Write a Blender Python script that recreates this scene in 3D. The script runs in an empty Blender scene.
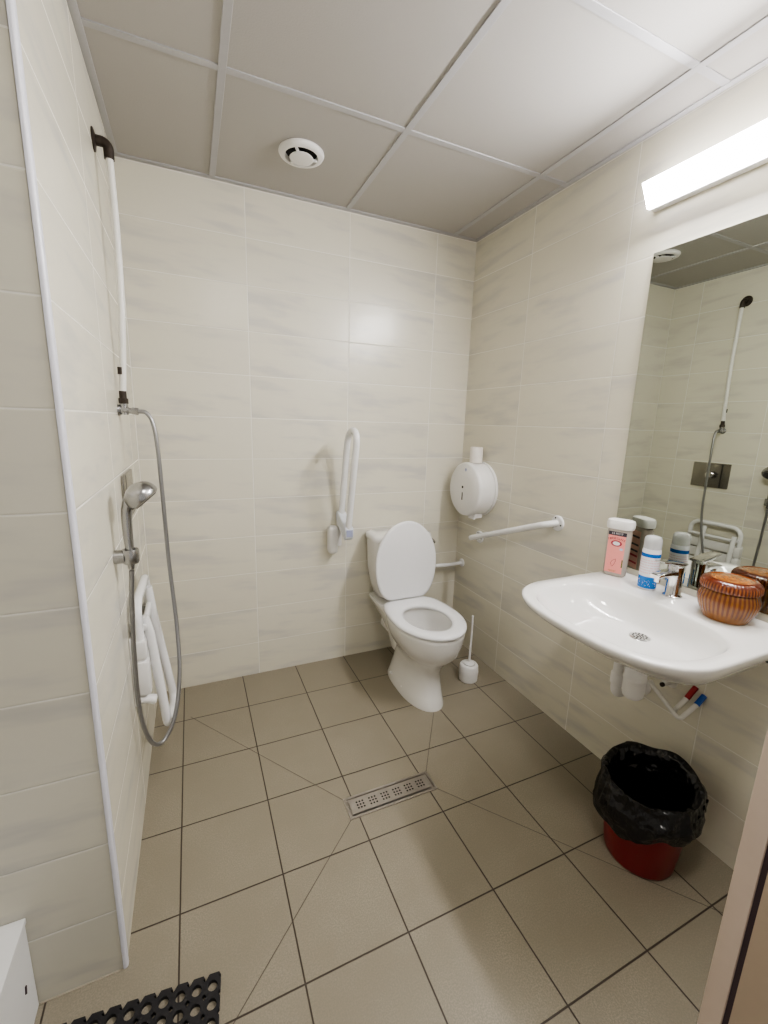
import bpy, bmesh, math, random
from mathutils import Vector, Matrix, noise
random.seed(7)
PI = math.pi
sc = bpy.context.scene
COL = sc.collection
V = Vector

# room: back-left floor corner is the origin, x right, y towards the back wall, z up
W, H = 1.750, 2.395
YN = -1.22                      # face of the wall nib on the left
Z0, TH = -0.013, 0.2            # tile course

# ------------------------------------------------------------------ node helpers
class NT:
    def __init__(s, name):
        s.m = bpy.data.materials.new(name); s.m.use_nodes = True
        s.t = s.m.node_tree; s.n = s.t.nodes; s.l = s.t.links
        s.b = s.n['Principled BSDF']
    def new(s, typ, **kw):
        n = s.n.new(typ)
        for k, v in kw.items(): setattr(n, k, v)
        return n
    def put(s, sock, v):
        if isinstance(v, bpy.types.NodeSocket): s.l.new(v, sock)
        else: sock.default_value = v
    def math(s, op, a, b=None, c=None, clamp=False):
        n = s.new('ShaderNodeMath', operation=op); n.use_clamp = clamp
        for i, v in enumerate((a, b, c)):
            if v is not None: s.put(n.inputs[i], v)
        return n.outputs[0]
    def ramp(s, v, a, b, x=0.0, y=1.0, smooth=True):
        n = s.new('ShaderNodeMapRange', interpolation_type='SMOOTHSTEP' if smooth else 'LINEAR')
        s.put(n.inputs[0], v)
        for i, q in enumerate((a, b, x, y)): n.inputs[1 + i].default_value = q
        return n.outputs[0]
    def mix(s, f, a, b):
        n = s.new('ShaderNodeMix', data_type='RGBA')
        s.put(n.inputs[0], f)
        for i, v in ((6, a), (7, b)):
            s.put(n.inputs[i], v if isinstance(v, bpy.types.NodeSocket) else (*v, 1))
        return n.outputs[2]
    def xyz(s, x, y, z):
        n = s.new('ShaderNodeCombineXYZ')
        for i, v in enumerate((x, y, z)): s.put(n.inputs[i], v)
        return n.outputs[0]
    def sep(s, v):
        n = s.new('ShaderNodeSeparateXYZ'); s.l.new(v, n.inputs[0]); return n.outputs
    def noise(s, vec, scale, detail=2.0, rough=0.5):
        n = s.new('ShaderNodeTexNoise')
        if vec is not None: s.l.new(vec, n.inputs['Vector'])
        n.inputs['Scale'].default_value = scale; n.inputs['Detail'].default_value = detail
        n.inputs['Roughness'].default_value = rough
        return n.outputs[0]
    def bump(s, h, dist, strength=1.0):
        n = s.new('ShaderNodeBump'); s.put(n.inputs['Height'], h)
        n.inputs['Distance'].default_value = dist; n.inputs['Strength'].default_value = strength
        s.l.new(n.outputs[0], s.b.inputs['Normal'])
    def pos(s): return s.new('ShaderNodeNewGeometry').outputs['Position']
    def obj(s): return s.new('ShaderNodeTexCoord').outputs['Object']
    def col(s, v): s.put(s.b.inputs['Base Color'], v if isinstance(v, bpy.types.NodeSocket) else (*v, 1))

def lin(r, g, b):
    f = lambda c: c / 12.92 if c <= .04045 else ((c + .055) / 1.055) ** 2.4
    return tuple(f(c / 255) for c in (r, g, b))

def plain(name, c, rough=.4, metal=0.0, var=.04, scale=40, spec=.5, coat=0.0, bump=0.0, trans=0.0, sss=0.0):
    t = NT(name); n = t.noise(t.obj(), scale, 3)
    t.col(t.mix(n, tuple(x * (1 - var) for x in c), tuple(min(1, x * (1 + var)) for x in c)))
    t.b.inputs['Roughness'].default_value = rough; t.b.inputs['Metallic'].default_value = metal
    t.b.inputs['Specular IOR Level'].default_value = spec
    t.b.inputs['Coat Weight'].default_value = coat; t.b.inputs['Coat Roughness'].default_value = .08
    t.b.inputs['Transmission Weight'].default_value = trans
    if bump: t.bump(n, bump)
    return t.m

def tile_mat(name, axis, u0, L, k=1.0):
    t = NT(name); s = t.sep(t.pos())
    u, v = s[axis], s[2]
    fu = t.math('DIVIDE', t.math('SUBTRACT', u, u0), L); fv = t.math('DIVIDE', t.math('SUBTRACT', v, Z0), TH)
    iu, iv = t.math('FLOOR', fu), t.math('FLOOR', fv)
    ru, rv = t.math('FRACT', fu), t.math('FRACT', fv)
    du = t.math('MULTIPLY', t.math('MINIMUM', ru, t.math('SUBTRACT', 1.0, ru)), L)
    dv = t.math('MULTIPLY', t.math('MINIMUM', rv, t.math('SUBTRACT', 1.0, rv)), TH)
    d = t.math('MINIMUM', du, dv)
    tile = t.ramp(d, .0011, .0021)
    wn = t.new('ShaderNodeTexWhiteNoise', noise_dimensions='2D')
    t.l.new(t.xyz(iu, iv, 0.0), wn.inputs[0]); r = wn.outputs[0]
    nv = t.xyz(t.math('ADD', t.math('MULTIPLY', u, 2.6), t.math('MULTIPLY', r, 13.0)),
               t.math('ADD', t.math('MULTIPLY', v, 13.0), t.math('MULTIPLY', u, .7)), t.math('MULTIPLY', r, 7.0))
    n = t.noise(nv, 1.0, 3.0, .55)
    cloud = t.ramp(n, .48, .72)
    c = t.mix(cloud, TILE_A, TILE_B)
    c = t.mix(t.math('MULTIPLY', r, .25), c, tuple(x * .9 for x in TILE_A))
    c = t.mix(tile, GROUT, c)
    if k != 1: c = t.mix(1 - k, c, (0, 0, 0))  # blend to black paints shade into the tile colour
    t.col(c)
    t.put(t.b.inputs['Roughness'], t.ramp(tile, 0, 1, .7, .27, False))
    wav = t.noise(t.xyz(t.math('MULTIPLY', s[axis], 7.0), t.math('MULTIPLY', v, 9.0), r), 1.0, 2.0)
    edge = t.ramp(d, .0008, .0042)
    t.bump(t.math('ADD', t.math('MULTIPLY', edge, .35), t.math('MULTIPLY', wav, .9)), .0016)
    return t.m
TILE_A, TILE_B, GROUT = (.725, .695, .585), (.60, .58, .525), (.80, .78, .71)
FS, FX, FY = .2895, .1213, -.8518
DRAIN = (.667, 1.023, -1.048, -.956)
def floor_mat():
    t = NT('floor_tile'); s = t.sep(t.pos()); x, y = s[0], s[1]
    fu = t.math('DIVIDE', t.math('SUBTRACT', x, FX), FS); fv = t.math('DIVIDE', t.math('SUBTRACT', y, FY), FS)
    ru, rv = t.math('FRACT', fu), t.math('FRACT', fv)
    e = lambda r: t.math('MULTIPLY', t.math('MINIMUM', r, t.math('SUBTRACT', 1.0, r)), FS)
    d = t.math('MINIMUM', e(ru), e(rv))
    tile = t.ramp(d, .0016, .0026)
    x0, x1, y0, y1 = DRAIN
    # mitre cuts falling to the drain
    for (ax, ay), (bx, by) in (((x0, y1), (.15, -.255)), ((x1, y1), (1.245, -.64)), ((x0, y0), (.225, -1.45)), ((x1, y0), (1.62, -1.80))):
        L = math.hypot(bx - ax, by - ay); ux, uy = (bx - ax) / L, (by - ay) / L
        dx, dy = t.math('SUBTRACT', x, ax), t.math('SUBTRACT', y, ay)
        al = t.math('ADD', t.math('MULTIPLY', dx, ux), t.math('MULTIPLY', dy, uy))
        ac = t.math('ABSOLUTE', t.math('SUBTRACT', t.math('MULTIPLY', dx, uy), t.math('MULTIPLY', dy, ux)))
        inside = t.math('MULTIPLY', t.math('GREATER_THAN', al, 0.0), t.math('LESS_THAN', al, L))
        line = t.math('MULTIPLY', t.ramp(ac, .0007, .0016, 1.0, 0.0), inside)
        tile = t.math('MULTIPLY', tile, t.math('SUBTRACT', 1.0, t.math('MULTIPLY', line, .8)))
    wn = t.new('ShaderNodeTexWhiteNoise', noise_dimensions='2D')
    t.l.new(t.xyz(t.math('FLOOR', fu), t.math('FLOOR', fv), 0.0), wn.inputs[0])
    big = t.noise(t.pos(), 5.0, 4, .6); fine = t.noise(t.pos(), 260.0, 2, .6)
    c = t.mix(t.ramp(big, .35, .7), (.285, .248, .187), (.34, .30, .23))
    c = t.mix(t.ramp(fine, .35, .7), tuple(q * .88 for q in (.28, .25, .19)), c)
    c = t.mix(t.math('MULTIPLY', wn.outputs[0], .35), c, (.27, .24, .18))
    t.col(t.mix(tile, (.062, .048, .036), c))
    t.put(t.b.inputs['Roughness'], t.ramp(big, .3, .7, .36, .5))
    t.bump(t.math('ADD', tile, t.math('MULTIPLY', fine, .15)), .0012)
    return t.m

M = dict(
    back=tile_mat('wall_tile_back', 0, .5015, .499), right=tile_mat('wall_tile_right', 1, -.4675, .5197),
    left=tile_mat('wall_tile_left', 1, -.70, .50), nib=tile_mat('wall_tile_nib_shaded', 0, .5015, .499, .84), floor=floor_mat(),  # nib has the same tile, its dimmer light painted in as darker colour
    ceil=plain('ceiling_board', (.455, .437, .412), .9, var=.02, scale=200, spec=.2, bump=.0004),
    grid=plain('painted_grid', (.45, .445, .455), .5, var=.02),
    white_wall=plain('painted_wall', (.68, .66, .62), .8),
    jamb=plain('painted_jamb', lin(218, 200, 186), .45, var=.03),
    gasket=plain('dark_seal', lin(70, 56, 62), .7), stop=plain('painted_stop', lin(190, 172, 152), .5), joint=plain('floor_joint', lin(170, 160, 145), .7), trim=plain('corner_profile', (.66, .66, .71), .3, var=.02),
    ceramic=plain('white_ceramic', (.80, .79, .765), .07, var=.012, coat=.5), seat=plain('white_seat_plastic', (.82, .82, .83), .22, var=.01),
    plastic=plain('white_plastic', (.80, .79, .775), .32, var=.015), tube=plain('white_coated_tube', (.82, .82, .82), .2, var=.015),
    bluewhite=plain('cool_white_plastic', (.70, .73, .78), .3), greyplastic=plain('grey_label', (.36, .39, .55), .4),
    pipe=plain('white_painted_pipe', (.78, .77, .73), .4, var=.05, scale=30), rust=plain('tarnished_fitting', (.055, .042, .033), .5, metal=.5, var=.45, scale=90),
    chrome=plain('chrome', (.74, .74, .75), .07, metal=1, var=.02), satin=plain('satin_chrome', (.42, .42, .425), .25, metal=1, var=.05),
    hose=plain('grey_metal_hose', (.33, .33, .335), .33, metal=.85, var=.1, scale=300), steel=plain('brushed_steel', (.40, .37, .34), .33, metal=1, var=.12, scale=60),
    plate=plain('satin_steel_plate', (.33, .315, .29), .24, metal=1, var=.05), dark=plain('dark_hole', (.012, .011, .01), .8),
    rubber=plain('black_rubber', (.013, .012, .014), .6, var=.3, bump=.0006), bin=plain('red_plastic', (.22, .005, .010), .33, var=.06),
    paper=plain('white_paper', (.80, .76, .71), .9, var=.03, bump=.0006), card=plain('brown_card', (.32, .22, .14), .9),
    box=plain('white_laminate', (.74, .74, .73), .35, var=.02), silicone=plain('grey_silicone', (.16, .15, .13), .6),
    water=plain('water', (.35, .34, .31), .03), red=plain('red_sleeve', (.35, .02, .025), .5), blue=plain('blue_sleeve', (.02, .10, .42), .5),
)

# ------------------------------------------------------------------ mesh helpers
ORI = {}
def link(name, bm, mat, parent=None, smooth=True, angle=40, origin=None):
    me = bpy.data.meshes.new(name)
    o = bpy.data.objects.new(name, me); COL.objects.link(o)
    if parent is not None: org = ORI[parent]
    else: org = V(origin) if origin is not None else V((0, 0, 0))
    ORI[o] = org
    bmesh.ops.remove_doubles(bm, verts=bm.verts, dist=1e-6)
    bmesh.ops.recalc_face_normals(bm, faces=bm.faces)
    bmesh.ops.translate(bm, verts=bm.verts, vec=-org)
    if smooth:
        ca = math.radians(angle)
        for f in bm.faces: f.smooth = True
        for e in bm.edges:
            if len(e.link_faces) == 2 and e.calc_face_angle(0) > ca: e.smooth = False
    bm.to_mesh(me); bm.free()
    for m_ in (mat if isinstance(mat, (list, tuple)) else [mat]): me.materials.append(m_)
    if parent is not None: o.parent = parent
    else: o.location = org
    return o
def thing(name, label, cat, loc, group=None):
    o = bpy.data.objects.new(name, None); COL.objects.link(o); o.location = loc
    o.empty_display_size = .05; ORI[o] = V(loc); tag(o, label, cat, group); return o
def tag(o, label, cat, group=None):
    o['label'] = label; o['category'] = cat
    if group: o['group'] = group
    return o
def struct(name, bm, mat, parent=None, **k):
    o = link(name, bm, mat, parent, **k)
    if parent is None: o['kind'] = 'structure'
    return o
B = bmesh.new
def box(bm, a, b, bevel=0, seg=3, mi=0):
    x0, y0, z0 = (min(p, q) for p, q in zip(a, b)); x1, y1, z1 = (max(p, q) for p, q in zip(a, b))
    vs = [bm.verts.new((x, y, z)) for z in (z0, z1) for y in (y0, y1) for x in (x0, x1)]
    fs = [bm.faces.new([vs[i] for i in q]) for q in ((0, 2, 3, 1), (4, 5, 7, 6), (0, 1, 5, 4), (2, 6, 7, 3), (0, 4, 6, 2), (1, 3, 7, 5))]
    for f in fs: f.material_index = mi
    if bevel:
        es = list({e for f in fs for e in f.edges})
        bmesh.ops.bevel(bm, geom=es, offset=bevel, segments=seg, profile=.5, affect='EDGES')
    return bm
def loft(bm, rings, closed=True, cap0=True, cap1=True, loop=False, mi=0):
    R = [[bm.verts.new(p) for p in r] for r in rings]
    n = len(R[0]); out = []
    pairs = list(zip(R, R[1:])) + ([(R[-1], R[0])] if loop else [])
    for a, b in pairs:
        for i in range(n if closed else n - 1):
            j = (i + 1) % n
            f = bm.faces.new((a[i], a[j], b[j], b[i])); f.material_index = mi; out.append(f)
    if not loop:
        if cap0: f = bm.faces.new(R[0][::-1]); f.material_index = mi
        if cap1: f = bm.faces.new(R[-1]); f.material_index = mi
    return bm
def sweep(bm, pts, r, seg=14, closed=False, cap=True, sx=1.0, sy=1.0, mi=0, ref=None):
    pts = [V(p) for p in pts]; n = len(pts)
    rs = r if isinstance(r, (list, tuple)) else [r] * n
    T = []
    for i in range(n):
        a = pts[(i - 1) % n] if closed or i > 0 else pts[i]; b = pts[(i + 1) % n] if closed or i < n - 1 else pts[i]
        T.append((b - a).normalized())
    up = V(ref) if ref else (V((0, 0, 1)) if abs(T[0].z) < .9 else V((1, 0, 0)))
    N = (up - T[0] * up.dot(T[0])).normalized(); rings = []
    for i in range(n):
        N = (N - T[i] * N.dot(T[i])).normalized(); Bn = T[i].cross(N)
        rings.append([pts[i] + (N * math.cos(2 * PI * k / seg) * sx + Bn * math.sin(2 * PI * k / seg) * sy) * rs[i] for k in range(seg)])
    return loft(bm, rings, cap0=cap, cap1=cap, loop=closed, mi=mi)
def crom(P, k=8, closed=False):
    P = [V(p) for p in P]; n = len(P); out = []
    for i in range(n if closed else n - 1):
        g = (lambda j: P[j % n]) if closed else (lambda j: P[max(0, min(n - 1, j))])
        a, b, c, d = g(i - 1), g(i), g(i + 1), g(i + 2)
        for s in range(k):
            t = s / k
            out.append(.5 * ((2 * b) + (c - a) * t + (2 * a - 5 * b + 4 * c - d) * t * t + (3 * b - a - 3 * c + d) * t ** 3))
    if not closed: out.append(P[-1])
    return out
def fillet(P, r, k=8):
    P = [V(p) for p in P]; out = [P[0]]
    for a, b, c in zip(P, P[1:], P[2:]):
        u, w = (a - b).normalized(), (c - b).normalized()
        ang = u.angle(w); d = min(r / math.tan(ang / 2), (a - b).length * .49, (c - b).length * .49); rr = d * math.tan(ang / 2)
        cen = b + (u + w).normalized() * (rr / math.sin(ang / 2))
        p0, p1 = b + u * d, b + w * d; v0, v1 = p0 - cen, p1 - cen; th = v0.angle(v1)
        for i in range(k + 1):
            s = i / k
            out.append(cen + (v0 * math.sin((1 - s) * th) + v1 * math.sin(s * th)) / math.sin(th))
    out.append(P[-1]); return out
def lathe(bm, prof, cen=(0, 0, 0), axis='z', seg=40, mi=0, hollow=False):
    """prof: (radius, height along axis)"""
    c = V(cen)
    A = {'z': (V((1, 0, 0)), V((0, 1, 0)), V((0, 0, 1))), 'x': (V((0, 1, 0)), V((0, 0, 1)), V((1, 0, 0))), 'y': (V((0, 0, 1)), V((1, 0, 0)), V((0, 1, 0)))}[axis] if isinstance(axis, str) else axis
    rings = []
    for r, h in prof:
        r = max(r, 1e-4)
        rings.append([c + A[2] * h + (A[0] * math.cos(2 * PI * k / seg) + A[1] * math.sin(2 * PI * k / seg)) * r for k in range(seg)])
    return loft(bm, rings, mi=mi, loop=hollow)
def frame_of(d):
    d = V(d).normalized(); u = d.orthogonal().normalized(); return (u, d.cross(u), d)
def cyl(bm, a, b, r, seg=20, r2=None, mi=0):
    a, b = V(a), V(b); return lathe(bm, [(r, 0), (r if r2 is None else r2, (b - a).length)], a, frame_of(b - a), seg, mi)
def sell(t, a, b, n):
    c, s = math.cos(t), math.sin(t)
    return a * math.copysign(abs(c) ** (2 / n), c), b * math.copysign(abs(s) ** (2 / n), s)
def radial(poly, c, N):
    """resample a star-shaped outline at N equal angles about c"""
    out = []
    m = len(poly)
    for k in range(N):
        th = 2 * PI * k / N; dx, dy = math.cos(th), math.sin(th); best = 0
        for i in range(m):
            ax, ay = poly[i][0] - c[0], poly[i][1] - c[1]; bx, by = poly[(i + 1) % m][0] - c[0], poly[(i + 1) % m][1] - c[1]
            ex, ey = bx - ax, by - ay; den = dx * ey - dy * ex
            if abs(den) < 1e-12: continue
            t = (ax * ey - ay * ex) / den; s = (ax * dy - ay * dx) / den
            if t > 0 and -1e-9 <= s <= 1 + 1e-9: best = max(best, t)
        out.append((c[0] + dx * best, c[1] + dy * best))
    return out
def rrect(cx, cy, hx, hy, r, k=6):
    out = []
    for sx, sy, a0 in ((1, 1, 0), (-1, 1, PI / 2), (-1, -1, PI), (1, -1, 1.5 * PI)):
        for i in range(k + 1):
            a = a0 + PI / 2 * i / k
            out.append((cx + sx * (hx - r) + r * math.cos(a), cy + sy * (hy - r) + r * math.sin(a)))
    return out

# ------------------------------------------------------------------ setting
struct('floor', box(B(), (-1.3, -3.2, -.1), (W + .1, .1, 0)), M['floor'], smooth=False)
struct('wall_back', box(B(), (-.1, 0, 0), (W + .1, .1, H)), M['back'], smooth=False)
struct('wall_right', box(B(), (W, -2.1, 0), (W + .1, 0, H)), M['right'], smooth=False)
struct('wall_left', box(B(), (-.1, YN + .02, 0), (0, 0, H)), M['left'], smooth=False)
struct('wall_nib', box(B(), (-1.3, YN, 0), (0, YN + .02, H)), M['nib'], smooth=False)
struct('wall_outer_left', box(B(), (-1.4, -3.2, 0), (-1.3, YN + .02, H)), M['white_wall'], smooth=False)
JX, JY = .9765, -1.9635
struct('wall_front', box(B(), (JX + .012, -2.10, 0), (W, JY - .002, H)), M['white_wall'], smooth=False)

# ceiling boards between lay-in grid bars
CX, CY, CS = .3686, -.652, .6132
xs = [-1.3, CX - CS * 2, CX - CS, CX, CX + CS, CX + 2 * CS, W + .05]; xs = sorted(x for x in xs)
ce = struct('ceiling', box(B(), (-1.4, -3.2, H), (W + .1, .1, H + .06)), M['ceil'], smooth=False)
bars_x = [CX + CS * k for k in (-2, -1, 0, 1, 2)]; bars_y = [CY - CS * k for k in range(0, 5)]
for x in bars_x:
    y1 = -.001 if x > 0 else YN
    link('grid_bar', box(B(), (x - .012, -3.19, H - .004), (x + .012, y1, H + .001), .001, 1), M['grid'], ce)
for y in bars_y:
    x0 = .001 if y > YN else -1.29
    link('grid_bar', box(B(), (x0, y - .012, H - .0036), (W - .001, y + .012, H + .001), .001, 1), M['grid'], ce)
def trimbox(n, a, b): struct(n, box(B(), a, b, .0015, 2), M['grid'])
trimbox('trim_1', (.001, -.024, H - .005), (W - .001, -.001, H + .001))
trimbox('trim_2', (W - .022, -1.96, H - .005), (W - .0005, -.025, H + .001))
trimbox('trim_3', (.0005, YN, H - .005), (.022, -.025, H + .001))
# rounded profile on the outer corner of the nib
bm = B(); prof = [(.0008, YN + .013), (.0035, YN + .011)] + [(.0035 - .007 + .007 * math.cos(a) , YN + .0035 - .007 * math.sin(a)) for a in [PI / 2 * i / 6 for i in range(7)]] + [(-.0065, YN - .0035), (-.008, YN - .0008)]
prof += [(-.008, YN + .002), (-.002, YN + .002), (-.002, YN + .013)]
loft(bm, [[(x, y, z) for x, y in prof] for z in (.001, H)]); struct('trim_4', bm, M['trim'])
# thin silicone line at foot of nib and skirting joint
struct('trim_5', box(B(), (-.178, YN - .004, 0), (-.014, YN - .0002, .002)), M['joint'], smooth=False)

# door frame beside the camera: painted jamb with a dark seal in its rebate
d1 = struct('door_1', box(B(), (JX, JY - .030, 0), (JX + .10, JY + .0, H - .25), .002, 2), M['jamb'])
link('door_seal', box(B(), (JX + .004, JY - .0385, 0), (JX + .05, JY - .030, H - .25)), M['gasket'], d1, smooth=False)
link('jamb_stop', box(B(), (JX - .001, JY - .16, 0), (JX + .05, JY - .0385, H - .25), .002, 2), M['stop'], d1)

# ------------------------------------------------------------------ wall lamp
LAMP = 32.0
LY0, LY1 = -1.075, -1.90
lamp = thing('wall_light', 'long white linear LED light glowing on right wall above the mirror', 'lamp', (W, (LY0 + LY1) / 2, 2.13))
link('lamp_housing', box(B(), (W - .031, LY1, 2.128), (W - .0005, LY0, 2.206), .004, 2), M['plastic'], lamp)
t = NT('lamp_diffuser'); t.col((.9, .9, .92)); t.put(t.b.inputs['Emission Color'], (1.0, .985, 1.0, 1)); t.b.inputs['Emission Strength'].default_value = LAMP
t2 = NT('lamp_cover_edge'); t2.col((.8, .8, .82)); t2.put(t2.b.inputs['Emission Color'], (1.0, .97, 1.0, 1)); t2.b.inputs['Emission Strength'].default_value = LAMP * .11
bm = B(); loft(bm, [[(W - .0312, y, 2.130), (W - .0420, y, 2.1305), (W - .0820, y, 2.1995), (W - .0805, y, 2.2030), (W - .0312, y, 2.2030)] for y in (LY0 - .001, LY1 + .001)], mi=1)
bm.normal_update()
for f_ in bm.faces:                       # tilted front glows fully; weak rim glow added to brighten the ceiling
    if abs(f_.normal.x) > .6 and f_.calc_center_median().x < W - .055 and f_.calc_area() > .04: f_.material_index = 0
link('diffuser', bm, [t.m, t2.m], lamp, angle=20)

# ------------------------------------------------------------------ mirror
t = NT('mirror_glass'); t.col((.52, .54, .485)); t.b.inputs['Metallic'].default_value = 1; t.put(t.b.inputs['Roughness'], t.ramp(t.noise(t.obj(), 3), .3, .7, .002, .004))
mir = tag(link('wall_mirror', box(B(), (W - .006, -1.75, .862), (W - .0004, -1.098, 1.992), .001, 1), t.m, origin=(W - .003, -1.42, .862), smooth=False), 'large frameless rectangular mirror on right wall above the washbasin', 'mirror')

# ------------------------------------------------------------------ ceiling vent
vx, vy = .675, -.357
vt = thing('ceiling_vent', 'round white air extraction vent in the ceiling', 'vent', (vx, vy, H))
link('vent_ring', lathe(B(), [(.060, -.001), (.086, -.001), (.087, -.006), (.083, -.013), (.072, -.018), (.064, -.018), (.061, -.012)], (vx, vy, H), seg=48, hollow=True), M['plastic'], vt)
link('vent_throat', lathe(B(), [(.0605, -.0003), (.0605, -.0025)], (vx, vy, H), seg=40), M['dark'], vt)
link('vent_disc', lathe(B(), [(.012, -.003), (.012, -.018), (.043, -.019), (.046, -.022), (.043, -.025), (.012, -.027), (.0, -.027)], (vx, vy, H), seg=40), M['plastic'], vt)
for k in range(3):
    a = .5 + k * 2 * PI / 3
    link('vent_spoke', box(B(), (-.004, .040, -.022), (.004, .063, -.014)), M['plastic'], vt).matrix_local = Matrix.Rotation(a, 4, 'Z')
for o in vt.children:
    if o.name.startswith('vent_spoke'):
        for v in o.data.vertices: v.co += V((vx, vy, H))

# ------------------------------------------------------------------ toilet
TX, TY = 1.265, -.49
def egg(a, bf, bb, nf=2.0, nb=2.6, cx=TX, cy=TY, N=48):
    out = []
    for k in range(N):
        th = 2 * PI * k / N
        x, y = sell(th, a, bb, nb) if math.sin(th) > 0 else sell(th, a, bf, nf)
        out.append((cx + x, cy + y))
    return out
ring = lambda pl, z: [(x, y, z) for x, y in pl]
toi = thing('toilet', 'white ceramic toilet with raised lid against back wall', 'toilet', (TX, -.4, 0))
bm = B()
rings = [ring(egg(.104, .205, .24, 2.1, 3.2, TX - .012, -.445), 0), ring(egg(.104, .205, .24, 2.1, 3.2, TX - .012, -.445), .012),
         ring(egg(.094, .188, .23, 2.1, 3, TX - .010, -.445), .05), ring(egg(.083, .165, .22, 2.1, 3, TX - .004, -.445), .11),
         ring(egg(.077, .150, .215, 2.1, 3, TX, -.45), .17), ring(egg(.083, .155, .22, 2.1, 3, TX, -.46), .205), ring(egg(.108, .178, .228, 2.1, 3, TX, -.47), .24),
         ring(egg(.140, .204, .236, 2.1, 3), .285), ring(egg(.162, .219, .240, 2.1, 3), .335), ring(egg(.172, .226, .242, 2.1, 3), .385),
         ring(egg(.173, .227, .242, 2.1, 3), .402), ring(egg(.168, .222, .238, 2.1, 3), .409),
         ring(egg(.122, .168, .165, 2, 2.2), .409), ring(egg(.116, .162, .158, 2, 2.2), .398), ring(egg(.118, .16, .16, 2, 2.2), .34),
         ring(egg(.105, .14, .15, 2, 2.2), .27), ring(egg(.07, .09, .10, 2, 2, TX, -.46), .215), ring(egg(.045, .05, .06, 2, 2, TX, -.44), .19)]
loft(bm, rings, cap1=True)
bowl = link('bowl', bm, M['ceramic'], toi, angle=60)
bm = B()   # ledge that carries the cistern
S = lambda hx, y0, y1, r, z: ring(rrect(TX + .003, (y0 + y1) / 2, hx, (y1 - y0) / 2, r), z)
loft(bm, [S(.06, -.30, -.17, .05, .13), S(.075, -.30, -.14, .05, .22), S(.10, -.30, -.09, .05, .30), S(.130, -.29, -.05, .05, .36), S(.148, -.27, -.03, .05, .395), S(.147, -.265, -.032, .05, .404)])
link('cistern_ledge', bm, M['ceramic'], toi, angle=60)
link('water', lathe(B(), [(.001, 0), (.066, 0), (.066, -.004)], (TX, -.452, .222)), M['water'], toi)
# cistern
bm = B(); S = lambda hx, y0, y1, r, z: ring(rrect(TX + .012, (y0 + y1) / 2, hx, (y1 - y0) / 2, r), z)
loft(bm, [S(.115, -.17, -.03, .045, .405), S(.128, -.185, -.022, .05, .42), S(.146, -.196, -.014, .05, .48), S(.165, -.196, -.012, .05, .58), S(.171, -.198, -.012, .05, .742)])
link('cistern', bm, M['ceramic'], toi, angle=60)
bm = B(); loft(bm, [S(.172, -.199, -.011, .05, .743), S(.180, -.207, -.008, .055, .747), S(.181, -.208, -.008, .055, .765), S(.176, -.203, -.010, .055, .777), S(.155, -.19, -.02, .05, .783)])
link('cistern_lid', bm, M['ceramic'], toi, angle=60)
bm = B(); cyl(bm, (TX + .182, -.10, .715), (TX + .222, -.10, .715), .013); sweep(bm, [(TX + .220, -.085, .716), (TX + .228, -.10, .715), (TX + .230, -.125, .714), (TX + .226, -.155, .710)], [.008, .011, .009, .006], 12)
link('flush_lever', bm, M['satin'], toi)
# seat
def seat_poly(a, bf, bb, xb, N=56):
    """egg front, sides drawn in to a straight hinge edge; local coordinates"""
    out = []; q = N // 4
    for k in range(2 * q + 1):
        th = PI + PI * k / (2 * q); out.append((a * math.cos(th), bf * math.sin(th)))
    for k in range(1, q):
        th = PI / 2 * k / q; out.append((xb + (a - xb) * math.cos(th) ** .9, bb * math.sin(th)))
    for k in range(5): out.append((xb - 2 * xb * k / 4, bb))
    for k in range(q - 1, 0, -1):
        th = PI / 2 * k / q; out.append((-xb - (a - xb) * math.cos(th) ** .9, bb * math.sin(th)))
    return out
def seat_ring(d, z): return ring(radial([(TX + x, TY + y) for x, y in seat_poly(.182 - d, .235 - d, .238 - d, .105 - d)], (TX, TY), 72), z)
def seat_in(d, z): return ring(radial(egg(.112 + d, .155 + d, .140 + d, 2.0, 2.1), (TX, TY), 72), z)
bm = B(); loft(bm, [seat_ring(.006, .411), seat_ring(0, .415), seat_ring(0, .424), seat_ring(.006, .432), seat_ring(.02, .435), seat_in(.016, .433), seat_in(.003, .428), seat_in(0, .42), seat_in(.004, .411)], loop=True)
link('seat', bm, M['seat'], toi, angle=60)
# lid, upright
bm = B(); tilt = math.radians(3)
def lid(d, off, sh=0):
    out = []
    for x, y in radial(seat_poly(.184 - d, .235 - d, .20 - d, .088 - d), (0, 0), 72):
        l = -y + .20                       # distance from the hinge line
        out.append((TX + x, -.247 + l * math.sin(tilt) - off, .434 + l * math.cos(tilt) - sh))
    return out
loft(bm, [lid(.012, .018), lid(.003, .016), lid(0, .010), lid(0, .004), lid(.006, 0)])
link('lid', bm, M['seat'], toi, angle=60)
for s in (-1, 1):
    bm = B(); cyl(bm, (TX + s * .082 - .016, -.247, .442), (TX + s * .082 + .016, -.247, .442), .011); cyl(bm, (TX + s * .082, -.247, .405), (TX + s * .082, -.247, .44), .009)
    link('hinge', bm, M['plastic'], toi)
for (x, y, z) in ((TX - .104, -.31, .034), (TX - .103, -.45, .034)):
    link('floor_screw', lathe(B(), [(.006, -.014), (.008, 0), (.007, .006), (.001, .009)], (x, y, z), (V((0, 1, 0)), V((0, 0, 1)), V((-1, 0, 0))), 14), M['plastic'], toi)
bm = B(); sweep(bm, [(TX + .004, -.215, .185), (TX + .004, -.001, .185)], .040, 24); sweep(bm, [(TX - .006, -.245, .185), (TX - .006, -.218, .185)], .048, 24)
link('waste_pipe', bm, M['plastic'], toi)

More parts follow.
